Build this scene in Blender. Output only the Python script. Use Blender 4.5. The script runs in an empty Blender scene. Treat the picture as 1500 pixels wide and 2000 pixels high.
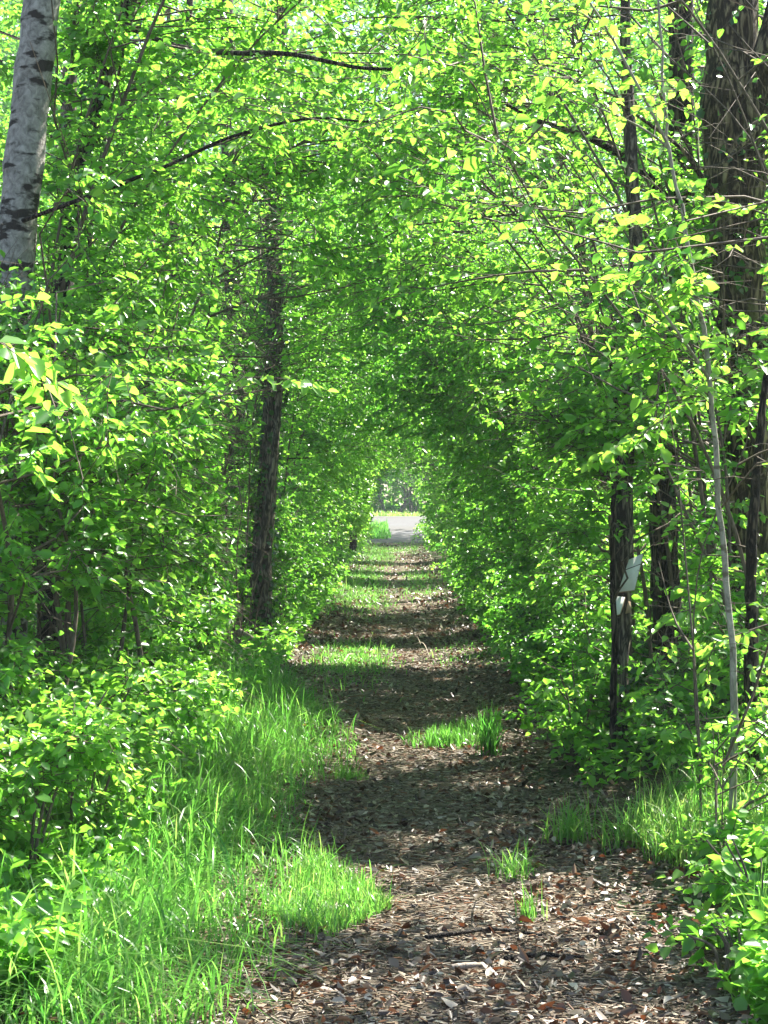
import bpy, math
import numpy as np

R = np.random.default_rng(20240417)
scene = bpy.context.scene
COL = scene.collection
UP = np.array([0., 0., 1.])

# ------------------------------------------------------------------ camera figures
FPX, VX, VY, EYE = 3600.0, 770.0, 990.0, 1.5      # focal length in photo pixels, vanishing point, eye height

def W(px, py, Y):
    """real-world place of something seen at (px, py) that stands Y metres away"""
    return np.array([(px - VX) / FPX * Y, Y, EYE - (py - VY) / FPX * Y])

# ------------------------------------------------------------------ sun
SUN_EL, SUN_AZ = math.radians(48), math.radians(44)   # azimuth from +Y (path direction) towards +X
SUN = np.array([math.sin(SUN_AZ) * math.cos(SUN_EL), math.cos(SUN_AZ) * math.cos(SUN_EL), math.sin(SUN_EL)])

# ------------------------------------------------------------------ terrain
_ph = R.uniform(0, 6.28, 40); _fr = R.normal(0, 1, (40, 2))
def noise2(x, y, f=1.0, k=0):
    s = 0
    for i in range(7):
        j = (i + 7 * k) % 40
        s = s + np.sin((x * _fr[j, 0] + y * _fr[j, 1]) * f * (1 + .35 * i) + _ph[j]) / (1 + .3 * i)
    return s / 3.6

def smooth(a, b, x):
    t = np.clip((x - a) / (b - a), 0, 1); return t * t * (3 - 2 * t)

def path_mid(y):
    return 0.02 + 0.20 * np.exp(-(np.asarray(y) - 5.) / 7.)
def path_half(y):
    y = np.asarray(y)
    return 0.62 + 0.10 * np.sin(y * .9) + .05 * np.sin(y * 2.3 + 1) + .12 * smooth(12, 22, y) - .22 * smooth(28, 50, y) + .25 * smooth(8, 5.5, y)

def ground_z(x, y):
    x = np.asarray(x, float); y = np.asarray(y, float)
    d = np.abs(x - path_mid(y))
    z = 0.10 * smooth(.5, 1.5, d) - .02
    z = z + .018 * noise2(x, y, 2.2, 1) * smooth(2, 6, y) + .05 * noise2(x, y, .5, 2) * smooth(1, 3, d)
    z = z * (1 - smooth(71, 76, y)) + .95 * smooth(76, 106, y)
    return z

# ------------------------------------------------------------------ materials
def new_mat(name):
    m = bpy.data.materials.new(name); m.use_nodes = True
    nt = m.node_tree
    for n in list(nt.nodes): nt.nodes.remove(n)
    out = nt.nodes.new('ShaderNodeOutputMaterial')
    return m, nt, out

def ramp(nt, stops):
    r = nt.nodes.new('ShaderNodeValToRGB')
    el = r.color_ramp.elements
    while len(el) > 1: el.remove(el[0])
    el[0].position = stops[0][0]; el[0].color = (*stops[0][1], 1)
    for p, c in stops[1:]:
        e = el.new(p); e.color = (*c, 1)
    return r

def leaf_mat(name, refl, trans, mix=.5, rough=.36, spec=.5):
    m, nt, out = new_mat(name)
    a = nt.nodes.new('ShaderNodeAttribute'); a.attribute_name = 'tint'
    r1, r2 = ramp(nt, refl), ramp(nt, trans)
    nt.links.new(a.outputs['Fac'], r1.inputs[0]); nt.links.new(a.outputs['Fac'], r2.inputs[0])
    p = nt.nodes.new('ShaderNodeBsdfPrincipled')
    p.inputs['Roughness'].default_value = rough
    p.inputs['Specular IOR Level'].default_value = spec
    t = nt.nodes.new('ShaderNodeBsdfTranslucent')
    mx = nt.nodes.new('ShaderNodeMixShader'); mx.inputs[0].default_value = mix
    nt.links.new(r1.outputs[0], p.inputs['Base Color']); nt.links.new(r2.outputs[0], t.inputs['Color'])
    nt.links.new(p.outputs[0], mx.inputs[1]); nt.links.new(t.outputs[0], mx.inputs[2])
    nt.links.new(mx.outputs[0], out.inputs[0])
    return m

def bark_mat(name, dark, light, ridge=30., stretch=.12, bump=.6, patches=None, rings=False):
    m, nt, out = new_mat(name)
    tc = nt.nodes.new('ShaderNodeTexCoord')
    mp = nt.nodes.new('ShaderNodeMapping'); mp.inputs['Scale'].default_value = (1, 1, stretch)
    nt.links.new(tc.outputs['Object'], mp.inputs[0])
    n1 = nt.nodes.new('ShaderNodeTexNoise'); n1.inputs['Scale'].default_value = ridge; n1.inputs['Detail'].default_value = 8
    n1.inputs['Roughness'].default_value = .65; n1.inputs['Distortion'].default_value = .6
    nt.links.new(mp.outputs[0], n1.inputs['Vector'])
    height = n1.outputs['Fac']
    if bump >= .8:      # cracked ridges
        sb = nt.nodes.new('ShaderNodeMath'); sb.operation = 'SUBTRACT'; sb.inputs[1].default_value = .5
        ab = nt.nodes.new('ShaderNodeMath'); ab.operation = 'ABSOLUTE'
        ml = nt.nodes.new('ShaderNodeMath'); ml.operation = 'MULTIPLY'; ml.inputs[1].default_value = 4.5; ml.use_clamp = True
        n1.inputs['Detail'].default_value = 5; n1.inputs['Roughness'].default_value = .55
        nt.links.new(n1.outputs['Fac'], sb.inputs[0]); nt.links.new(sb.outputs[0], ab.inputs[0]); nt.links.new(ab.outputs[0], ml.inputs[0])
        height = ml.outputs[0]
        r = ramp(nt, [(.0, tuple(c * .5 for c in dark)), (.22, dark), (.5, tuple((a + b) / 2 for a, b in zip(dark, light))), (.95, light)])
    else:
        r = ramp(nt, [(.33, dark), (.5, tuple((a + b) / 2 for a, b in zip(dark, light))), (.68, light)])
    nt.links.new(height, r.inputs[0])
    col = r.outputs[0]
    if patches:
        n2 = nt.nodes.new('ShaderNodeTexNoise'); n2.inputs['Scale'].default_value = patches[1]; n2.inputs['Detail'].default_value = 5
        mp2 = nt.nodes.new('ShaderNodeMapping'); mp2.inputs['Scale'].default_value = (1, 1, 2.6 if rings else .5)
        nt.links.new(tc.outputs['Object'], mp2.inputs[0]); nt.links.new(mp2.outputs[0], n2.inputs['Vector'])
        r2 = ramp(nt, [(patches[2], (0, 0, 0)), (patches[2] + .07, (1, 1, 1))])
        nt.links.new(n2.outputs['Fac'], r2.inputs[0])
        mx = nt.nodes.new('ShaderNodeMix'); mx.data_type = 'RGBA'
        nt.links.new(r2.outputs[0], mx.inputs[0]); nt.links.new(col, mx.inputs[6]); mx.inputs[7].default_value = (*patches[0], 1)
        col = mx.outputs[2]
    p = nt.nodes.new('ShaderNodeBsdfPrincipled'); p.inputs['Roughness'].default_value = .85
    p.inputs['Specular IOR Level'].default_value = .25
    nt.links.new(col, p.inputs['Base Color'])
    b = nt.nodes.new('ShaderNodeBump'); b.inputs['Strength'].default_value = bump; b.inputs['Distance'].default_value = .02
    nt.links.new(height, b.inputs['Height']); nt.links.new(b.outputs[0], p.inputs['Normal'])
    nt.links.new(p.outputs[0], out.inputs[0])
    return m

def soil_mat(name, cols, scale, bump=.5, scale2=2.0, tint2=None):
    m, nt, out = new_mat(name)
    tc = nt.nodes.new('ShaderNodeTexCoord')
    n1 = nt.nodes.new('ShaderNodeTexNoise'); n1.inputs['Scale'].default_value = scale; n1.inputs['Detail'].default_value = 9; n1.inputs['Roughness'].default_value = .7
    nt.links.new(tc.outputs['Object'], n1.inputs['Vector'])
    r = ramp(nt, cols); nt.links.new(n1.outputs['Fac'], r.inputs[0])
    col = r.outputs[0]
    if tint2:
        n2 = nt.nodes.new('ShaderNodeTexNoise'); n2.inputs['Scale'].default_value = scale2; n2.inputs['Detail'].default_value = 4
        nt.links.new(tc.outputs['Object'], n2.inputs['Vector'])
        r2 = ramp(nt, [(.42, (0, 0, 0)), (.62, (1, 1, 1))]); nt.links.new(n2.outputs['Fac'], r2.inputs[0])
        mx = nt.nodes.new('ShaderNodeMix'); mx.data_type = 'RGBA'
        nt.links.new(r2.outputs[0], mx.inputs[0]); nt.links.new(col, mx.inputs[6]); mx.inputs[7].default_value = (*tint2, 1)
        col = mx.outputs[2]
    p = nt.nodes.new('ShaderNodeBsdfPrincipled'); p.inputs['Roughness'].default_value = .9; p.inputs['Specular IOR Level'].default_value = .2
    nt.links.new(col, p.inputs['Base Color'])
    b = nt.nodes.new('ShaderNodeBump'); b.inputs['Strength'].default_value = bump; b.inputs['Distance'].default_value = .03
    nt.links.new(n1.outputs['Fac'], b.inputs['Height']); nt.links.new(b.outputs[0], p.inputs['Normal'])
    nt.links.new(p.outputs[0], out.inputs[0])
    return m

M = {}
M['leaf'] = leaf_mat('young_leaf', [(0, (.030, .112, .018)), (.55, (.072, .20, .026)), (1, (.15, .29, .06))],
                     [(0, (.12, .43, .035)), (.55, (.262, .64, .05)), (1, (.43, .78, .085))], .54, .32, .5)
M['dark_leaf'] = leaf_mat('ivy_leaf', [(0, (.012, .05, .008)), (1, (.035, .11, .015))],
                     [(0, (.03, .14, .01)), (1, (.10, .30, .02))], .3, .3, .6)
M['grass'] = leaf_mat('grass_blade', [(0, (.035, .12, .018)), (.6, (.08, .20, .03)), (1, (.22, .29, .09))],
                     [(0, (.10, .39, .045)), (.6, (.21, .56, .07)), (1, (.48, .66, .15))], .48, .36)
M['dead'] = leaf_mat('dead_leaf', [(0, (.036, .024, .015)), (.3, (.085, .06, .039)), (.45, (.13, .092, .057)), (.5, (.20, .075, .028)), (.55, (.145, .108, .07)), (.8, (.25, .205, .15)), (1, (.42, .37, .28))],
                     [(0, (.05, .02, .01)), (.5, (.3, .08, .02)), (1, (.25, .16, .1))], .14, .45, .35)
M['bark_twig'] = bark_mat('twig_bark', (.045, .034, .024), (.17, .135, .10), 60, .2, .3)
M['bark_dark'] = bark_mat('ridged_dark_bark', (.018, .013, .009), (.18, .14, .10), 30, .2, 1.0)
M['bark_oak'] = bark_mat('ridged_olive_bark', (.05, .036, .02), (.38, .30, .17), 26, .2, 1.0, ((.10, .10, .03), 5.0, .6))
M['bark_grey'] = bark_mat('smooth_grey_bark', (.095, .088, .078), (.36, .34, .31), 30, .8, .5, ((.025, .021, .017), 8.0, .53), True)
M['bark_pale'] = bark_mat('pale_stem_bark', (.12, .105, .085), (.36, .335, .28), 40, .4, .25, ((.12, .10, .07), 12.0, .6), True)
M['bark_mid'] = bark_mat('grey_brown_bark', (.055, .045, .035), (.32, .27, .205), 36, .18, .8)
M['dead_wood'] = bark_mat('bleached_dead_wood', (.14, .11, .08), (.42, .35, .28), 50, .1, .5)
M['board'] = bark_mat('weathered_board', (.74, .73, .67), (.82, .81, .75), 20, .1, .1, ((.66, .65, .57), 6.0, .62))
M['board_edge'] = bark_mat('split_wood', (.22, .15, .09), (.45, .34, .22), 40, .1, .4)
M['ground'] = soil_mat('woodland_soil', [(.3, (.030, .020, .013)), (.5, (.075, .052, .034)), (.7, (.15, .11, .08))], 14, .7, .8, (.035, .06, .015))
M['path'] = soil_mat('trodden_path_soil', [(.28, (.032, .024, .016)), (.48, (.10, .077, .053)), (.72, (.23, .19, .14))], 22, .8)
M['road'] = soil_mat('pale_tarmac', [(.3, (.075, .075, .082)), (.7, (.11, .11, .118))], 3, .1, .12, (.085, .078, .073))
M['petal'] = leaf_mat('yellow_petal', [(0, (.7, .42, .01)), (1, (.85, .6, .02))], [(0, (.6, .4, .01)), (1, (.8, .6, .02))], .2, .5)

# ------------------------------------------------------------------ mesh helpers
def obj_from(name, V, F, mat, parent=None, tint=None, smooth_shade=False, mats=None, mat_index=None):
    """V (n,3) world coordinates, F (m,4) quads (or (m,3))"""
    V = np.asarray(V, np.float32); F = np.asarray(F, np.int32)
    if parent is not None:
        V = V - np.array(parent.location, np.float32)
    me = bpy.data.meshes.new(name)
    k = F.shape[1]
    me.vertices.add(len(V)); me.vertices.foreach_set('co', V.ravel())
    me.loops.add(F.size); me.loops.foreach_set('vertex_index', F.ravel())
    me.polygons.add(len(F)); me.polygons.foreach_set('loop_start', np.arange(0, F.size, k, dtype=np.int32))
    if smooth_shade: me.polygons.foreach_set('use_smooth', np.ones(len(F), bool))
    for mm in (mats or [mat]): me.materials.append(mm)
    if mat_index is not None: me.polygons.foreach_set('material_index', np.asarray(mat_index, np.int32))
    me.update(calc_edges=True)
    if tint is not None:
        at = me.attributes.new('tint', 'FLOAT', 'FACE'); at.data.foreach_set('value', np.asarray(tint, np.float32))
    o = bpy.data.objects.new(name, me); COL.objects.link(o)
    if parent is not None: o.parent = parent
    return o

def thing(name, label, cat, loc, group=None):
    o = bpy.data.objects.new(name, None); COL.objects.link(o)
    o.location = [float(v) for v in loc]; o.empty_display_size = .2
    o['label'] = label; o['category'] = cat
    if group: o['group'] = group
    return o

def tag(o, label=None, cat=None, kind=None, group=None):
    if label: o['label'] = label
    if cat: o['category'] = cat
    if kind: o['kind'] = kind
    if group: o['group'] = group
    return o

def unit(v):
    return v / np.maximum(np.linalg.norm(v, axis=-1, keepdims=True), 1e-9)

def tubes(P, Rad, sides):
    """P (B,n,3), Rad (B,n) -> verts, quads"""
    P = np.asarray(P, float); Rad = np.asarray(Rad, float)
    B, n, _ = P.shape
    T = np.empty_like(P)
    T[:, 1:-1] = P[:, 2:] - P[:, :-2]; T[:, 0] = P[:, 1] - P[:, 0]; T[:, -1] = P[:, -1] - P[:, -2]
    T = unit(T)
    mean = unit(P[:, -1] - P[:, 0])
    ref = np.where(np.abs(mean[:, 2:3]) > .8, np.array([[1., 0, 0]]), UP[None])[:, None, :]
    A = unit(np.cross(T, np.broadcast_to(ref, T.shape))); Bn = np.cross(T, A)
    ang = np.arange(sides) * 2 * math.pi / sides
    ring = P[:, :, None] + Rad[:, :, None, None] * (np.cos(ang)[None, None, :, None] * A[:, :, None] + np.sin(ang)[None, None, :, None] * Bn[:, :, None])
    V = ring.reshape(-1, 3)
    b, i, s = np.meshgrid(np.arange(B), np.arange(n - 1), np.arange(sides), indexing='ij')
    base = (b * n + i) * sides; s2 = (s + 1) % sides
    F = np.stack([base + s, base + s2, base + sides + s2, base + sides + s], -1).reshape(-1, 4)
    return V, F

class Wood:
    def __init__(s): s.V = []; s.F = []; s.n = 0
    def add(s, V, F):
        s.V.append(V); s.F.append(F + s.n); s.n += len(V)
    def tube(s, P, Rad, sides):
        if len(P): s.add(*tubes(P, Rad, sides))
    def build(s, name, mat, parent=None):
        return obj_from(name, np.concatenate(s.V), np.concatenate(s.F), mat, parent, smooth_shade=True)

def spline(pts, n):
    """Catmull-Rom through pts, n samples"""
    pts = np.asarray(pts, float)
    if len(pts) == 2: return pts[0] + (pts[1] - pts[0]) * np.linspace(0, 1, n)[:, None]
    p = np.vstack([2 * pts[0] - pts[1], pts, 2 * pts[-1] - pts[-2]])
    u = np.linspace(0, len(pts) - 1 - 1e-6, n); i = u.astype(int); t = (u - i)[:, None]
    a, b, c, d = p[i], p[i + 1], p[i + 2], p[i + 3]
    return .5 * (2 * b + (c - a) * t + (2 * a - 5 * b + 4 * c - d) * t * t + (3 * b - a - 3 * c + d) * t ** 3)

# ------------------------------------------------------------------ tunnel void and sun shafts
def in_void(p):
    x, y, z = p[..., 0], p[..., 1], p[..., 2]
    wob = .13 * np.sin(y * .8 + np.sign(x) * 1.3) + .16 * np.sin(y * 2.3 + z * 2.1) * np.sin(z * 1.7 + y * .9 + np.sign(x)) + .07 * np.sin(y * 6.1 + z * 5)
    hw = .98 + wob + .55 * (x < 0) * smooth(12.6, 13.6, y) * smooth(21., 19.8, y) + .35 * smooth(9, 6.5, y) - .14 * smooth(35, 60, y) - (.22 * (x > 0) * smooth(13, 18, y) + .12 * (x < 0) * smooth(20, 24, y)) * smooth(60, 40, y)
    zt = 2.42 - .2 * smooth(26, 36, y) + .6 * smooth(42, 62, y) + .18 * np.sin(y * .55 + 1) + .14 * np.sin(y * 1.7 + x * 2) + 1.3 * (x < -.6) * smooth(12.6, 13.6, y) * smooth(21., 19.8, y)
    lim = hw * np.sqrt(np.clip(1 - np.clip((z - .8) / (zt - .8), 0, None) ** 2.2, 0, 1))
    v = (np.abs(x - .03) < lim) & (z < zt)
    return v | ((y < 5.2) & (np.abs(x) < 2.5))

LIT = [(5.6, 6.15, .5), (6.35, 7.75, 1.), (8.3, 8.6, .4), (9.9, 12.4, .8), (13.2, 13.7, .3), (17.0, 19.6, .95), (22.5, 23.2, .4), (27, 33.5, .95), (38, 40, .9), (43, 47, .9), (50, 75, .85), (76, 108, 1.)]
def shaft(p):
    """share of foliage missing along the sun ray that passes p"""
    x, y, z = p[..., 0], p[..., 1], p[..., 2]
    xg = x - z * SUN[0] / SUN[2]; yg = y - z * SUN[1] / SUN[2] + .10 * np.sin(xg * 3.)
    q = np.zeros_like(x)
    for a, b, s in LIT:
        q = np.maximum(q, s * smooth(a - .12, a + .12, yg) * smooth(b + .12, b - .12, yg))
    wide = 4. * (yg > 75)
    dark = (1 - q) * smooth(1.6, .9, xg) * smooth(-1.5, -.9, xg) * (yg > 5.5)
    q = q * smooth(1.5 + wide, .9 + wide, xg) * smooth(-1.5 - wide, -.9 - wide, xg)
    q = np.maximum(q, .8 * smooth(-.2, -.5, xg) * smooth(-2.2, -1.8, xg) * smooth(12.5, 12., yg))   # bank
    q = np.maximum(q, .9 * smooth(.7, .9, xg) * smooth(2.4, 2., xg) * smooth(8.6, 8.2, yg) * smooth(6., 6.3, yg))
    q = np.maximum(q, .4 * smooth(-1.7, -2.2, xg) * smooth(-4.8, -4.2, xg) * smooth(13., 12., yg) * (x > -1.1))
    q = np.where((z > .5) & (x > xg + .55), q, 0)       # only what stands between the sun and the light patch is missing
    # loose outer foliage on the sunward side: broken light reaches the canopy and the far hedge wall
    g = smooth(-.35, .1, noise2(xg, yg, 1.5, 3)) * (1 - .95 * dark) * (1 - .85 * smooth(.7, 1.6, xg)) * (1 - .45 * smooth(20, 26, yg))
    out = np.maximum(smooth(1.4, 2.6, x), .9 * smooth(3.3, 4.4, z) * smooth(-3.2, -.2, x))
    return np.maximum(q, g * (.72 * out + .08 * smooth(-.8, .2, x) * (z > 1.5)))

# ------------------------------------------------------------------ leaves
GAPS = [(1180, 1275, 1060, 1225, 10.44, .97), (492, 552, 250, 1230, 19.6, .86), (425, 485, 380, 1180, 19., .7), (1268, 1345, 860, 1420, 11.9, .82), (-20, 118, -400, 640, 9.2, .92), (1365, 1500, 0, 760, 10.8, .75), (1190, 1240, 850, 1480, 10.4, .65),
        (430, 790, 90, 150, 8.6, .25), (60, 125, 1000, 1330, 10.4, .85), (430, 515, 1215, 1265, 17.2, .9)]
def gaps(p):
    """openings in the foliage through which trunks and the board show"""
    x, y, z = p[..., 0], np.maximum(p[..., 1], .1), p[..., 2]
    u = VX + FPX * x / y; v = VY - FPX * (z - EYE) / y; q = np.zeros_like(x)
    for a, b, c, d, Y, s_ in GAPS:
        f = 12 if d - c < 200 else min(.3 * (d - c), 180)
        q = np.maximum(q, s_ * ((u > a) & (u < b) & (y < Y)) * smooth(c, c + f, v) * smooth(d, d - f, v))
    return q

class Leaves:
    def __init__(s): s.b = []
    def add(s, pos, d, nrm, L, Wd, tint, droop=.15, fold=.22):
        n = len(pos)
        if n: s.b.append((pos, unit(d), nrm, np.broadcast_to(L, n), np.broadcast_to(Wd, n), np.broadcast_to(tint, n), np.broadcast_to(droop, n), np.broadcast_to(fold, n)))
    def count(s): return sum(len(x[0]) for x in s.b)
    def build(s, name, mat, parent=None):
        pos, d, nrm, L, Wd, tint, droop, fold = (np.concatenate([x[i] for x in s.b]) for i in range(8))
        side = unit(np.cross(d, nrm)); nn = np.cross(side, d)
        L, Wd, dr, fo = L[:, None], Wd[:, None], droop[:, None], fold[:, None]
        v = np.empty((len(pos), 6, 3), np.float32)
        v[:, 0] = pos
        v[:, 1] = pos + d * L * .30 + side * Wd * .5 + nn * fo * Wd
        v[:, 2] = pos + d * L * .68 + side * Wd * .40 + nn * (fo * Wd * .8 - dr * L * .45)
        v[:, 3] = pos + d * L - nn * dr * L
        v[:, 4] = pos + d * L * .68 - side * Wd * .40 + nn * (fo * Wd * .8 - dr * L * .45)
        v[:, 5] = pos + d * L * .30 - side * Wd * .5 + nn * fo * Wd
        k = np.arange(len(pos))[:, None] * 6
        f = np.concatenate([k + np.array([[0, 1, 2, 3]]), k + np.array([[0, 3, 4, 5]])], 1).reshape(-1, 4)
        return obj_from(name, v.reshape(-1, 3), f, mat, parent, tint=np.repeat(tint, 2), smooth_shade=True)

def twigs_and_leaves(lv, wood, o, d, tl, nl, L, asp=.62, tint0=.5, keep=None, wood_ok=True, droop=.25, void=True, prune=True):
    """twigs at o (n,3) along d; nl leaves on each, alternate"""
    n = len(o)
    if not n: return
    d = unit(d); s = (np.arange(nl) + .8) / nl
    hang = droop * tl
    P = o[:, None] + d[:, None] * (tl[:, None] * s[None])[..., None] - UP * (hang[:, None] * s[None] ** 2)[..., None]
    side = unit(np.cross(d, UP + R.normal(0, .25, (n, 3))))
    alt = np.where(np.arange(nl) % 2 == 0, 1., -1.)
    dd = d[:, None] * .6 + side[:, None] * alt[None, :, None] * .9 + R.normal(0, .28, (n, nl, 3)); dd[..., 2] -= R.uniform(.0, .75, (n, nl))
    dd[:, -1] = d + R.normal(0, .2, (n, 3))
    nr = UP + R.normal(0, .52, (n, nl, 3)) + np.array([.14, -.10, 0])
    size = L * np.exp(R.normal(0, .22, (n, nl))) * (.75 + .35 * np.sin(np.pi * s)[None])
    tn = np.clip(tint0 + R.normal(0, .12, (n, 1)) + R.normal(0, .13, (n, nl)) + .15 * (s[None] > .8), 0, 1)
    P, dd, nr, size, tn = P.reshape(-1, 3), dd.reshape(-1, 3), nr.reshape(-1, 3), size.ravel(), tn.ravel()
    ok = (R.random(len(P)) > shaft(P) * .7 * prune) & (R.random(len(P)) > gaps(P) * prune)
    if void: ok &= ~in_void(P + unit(dd) * size[:, None] * .6)
    lv.add(P[ok], dd[ok], nr[ok], size[ok], size[ok] * asp * R.uniform(.85, 1.12, ok.sum()), tn[ok], droop=R.uniform(.02, .3, ok.sum()), fold=R.uniform(.08, .3, ok.sum()))
    if wood is not None and wood_ok:
        t = np.array([0, .5, 1.])
        TP = o[:, None] + d[:, None] * (tl[:, None] * t[None])[..., None] - UP * (hang[:, None] * t[None] ** 2)[..., None]
        wood.tube(TP, np.broadcast_to(np.array([.0028, .002, .001]) * (L / .055), (n, 3)), 3)

def grow(lv, wood, stems, nb, t0=.1, t1=1., blen=(.6, 1.5), ntw=12, tl=(.18, .36), nl=9, L=.055, tint0=.5, lean=(0, 0, 0), rise=(.05, .7),
         brad=.009, twig_wood=True, void=True, asp=.62, droop=.25, taper=.55, spread=None):
    """branches from the stems, twigs along the branches, leaves along the twigs"""
    k = R.integers(0, len(stems), nb)
    t = t0 + (t1 - t0) * R.random(nb) ** .9
    o = np.empty((nb, 3)); ax = np.empty((nb, 3))
    for i in range(nb):
        S = stems[k[i]]; u = t[i] * (len(S) - 1); j = min(int(u), len(S) - 2)
        o[i] = S[j] + (S[j + 1] - S[j]) * (u - j); ax[i] = S[j + 1] - S[j]
    az = R.uniform(0, 2 * math.pi, nb); el = R.uniform(*rise, nb)
    d = np.stack([np.cos(az) * np.cos(el), np.sin(az) * np.cos(el), np.sin(el)], 1) + .25 * unit(ax) + np.array(lean)
    d = unit(d)
    ln = R.uniform(*blen, nb) * (1 - taper * t)
    s = np.linspace(0, 1, 6)
    wig = R.normal(0, .085, (nb, 6, 3)) * ln[:, None, None] * s[None, :, None]
    P = o[:, None] + d[:, None] * (ln[:, None] * s)[..., None] + wig - UP * (droop * ln[:, None] * s ** 2)[..., None]
    ok = np.ones(nb, bool)
    if void:
        inside = in_void(P)
        first = np.where(inside.any(1), inside.argmax(1), 6)
        ok = first > 2
        for i in np.nonzero(ok & (first < 6))[0]:      # stop the branch at the tunnel's edge
            f = first[i]; u = np.linspace(0, f - 1, 6); j = np.minimum(u.astype(int), f - 2)
            P[i] = P[i, j] + (P[i, j + 1] - P[i, j]) * (u - j)[:, None]
    sh = shaft(P[:, 3]); ok &= (R.random(nb) > sh * .95) & (R.random(nb) > gaps(P[:, 3]) * .7)
    P = P[ok]; ln = ln[ok]; nb = len(P)
    if not nb: return
    r0 = brad * np.clip(ln / 1.0, .4, 2)
    if wood is not None: wood.tube(P, r0[:, None] * (1 - .8 * s[None]), 4)
    # twigs
    u = R.uniform(.15, 1, (nb, ntw)) * 5; j = np.minimum(u.astype(int), 4)
    bi = np.arange(nb)[:, None]
    q = P[bi, j] + (P[bi, j + 1] - P[bi, j]) * (u - j)[..., None]
    bd = unit(P[bi, j + 1] - P[bi, j])
    sd = unit(np.cross(bd, UP)) * np.where(R.random((nb, ntw)) < .5, -1., 1.)[..., None]
    td = bd * R.uniform(.2, 1., (nb, ntw))[..., None] + sd * R.uniform(.2, 1., (nb, ntw))[..., None] + R.normal(0, .22, (nb, ntw, 3))
    q = q.reshape(-1, 3); td = td.reshape(-1, 3)
    cl = noise2(q[:, 0] * 1.2 + q[:, 2] * .8, q[:, 1] - q[:, 2] * 1.1, 2.3, 1)
    kp = R.random(len(q)) > gaps(q) * 1.0
    kp &= R.random(len(q)) < .22 + .78 * smooth(-.45, .1, cl); q, td = q[kp], td[kp]
    twigs_and_leaves(lv, wood, q, td, R.uniform(*tl, len(q)), nl, L, asp, tint0 + R.normal(0, .06), wood_ok=twig_wood, void=void)

# ------------------------------------------------------------------ ground, path, road
def sheet(name, xs, ys, mat, dz=0., label=None):
    X, Y = np.meshgrid(xs, ys); Z = ground_z(X, Y) + dz
    nx, ny = len(xs), len(ys)
    V = np.stack([X, Y, Z], -1).reshape(-1, 3)
    j, i = np.meshgrid(np.arange(ny - 1), np.arange(nx - 1), indexing='ij'); b = (j * nx + i).ravel()
    F = np.stack([b, b + 1, b + nx + 1, b + nx], -1)
    o = obj_from(name, V, F, mat, smooth_shade=True); return tag(o, kind='structure')

xs = np.unique(np.concatenate([np.linspace(-59, -14, 20), np.linspace(-14, -3, 30), np.linspace(-3, 3, 90), np.linspace(3, 14, 30), np.linspace(14, 59, 20)]))
ys = np.unique(np.concatenate([np.linspace(-7, 3, 10), np.linspace(3, 20, 150), np.linspace(20, 80, 150), np.linspace(80, 130, 60), np.linspace(130, 188, 12)]))
tag(sheet('ground', xs, ys, M['ground']), 'dark leaf strewn woodland soil on both sides of the path', None)

py_ = np.concatenate([np.arange(1.5, 20, .08), np.arange(20, 74.6, .25)])
us = np.linspace(-1, 1, 15)
PX = path_mid(py_)[:, None] + us[None] * (path_half(py_) + .1 * noise2(py_ * 3, py_ * 0, 1., 4))[:, None]
PY = np.repeat(py_[:, None], 15, 1); PZ = ground_z(PX, PY) + .006
j, i = np.meshgrid(np.arange(len(py_) - 1), np.arange(14), indexing='ij'); b = (j * 15 + i).ravel()
tag(obj_from('path', np.stack([PX, PY, PZ], -1).reshape(-1, 3), np.stack([b, b + 1, b + 16, b + 15], -1), M['path'], smooth_shade=True),
    'narrow trodden brown footpath running straight through the green tunnel', kind='structure')

# pale road crossing beyond the end of the tunnel, with a grass island
ry = np.linspace(76.5, 107, 60); rx = np.linspace(-58, 58, 80)
X, Y = np.meshgrid(rx, ry); Z = ground_z(X, Y) + .012
j, i = np.meshgrid(np.arange(59), np.arange(79), indexing='ij'); b = (j * 80 + i).ravel()
tag(obj_from('road', np.stack([X, Y, Z], -1).reshape(-1, 3), np.stack([b, b + 1, b + 81, b + 80], -1), M['road'], smooth_shade=True),
    'pale grey sunlit road crossing beyond the tunnel mouth', kind='structure')

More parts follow.
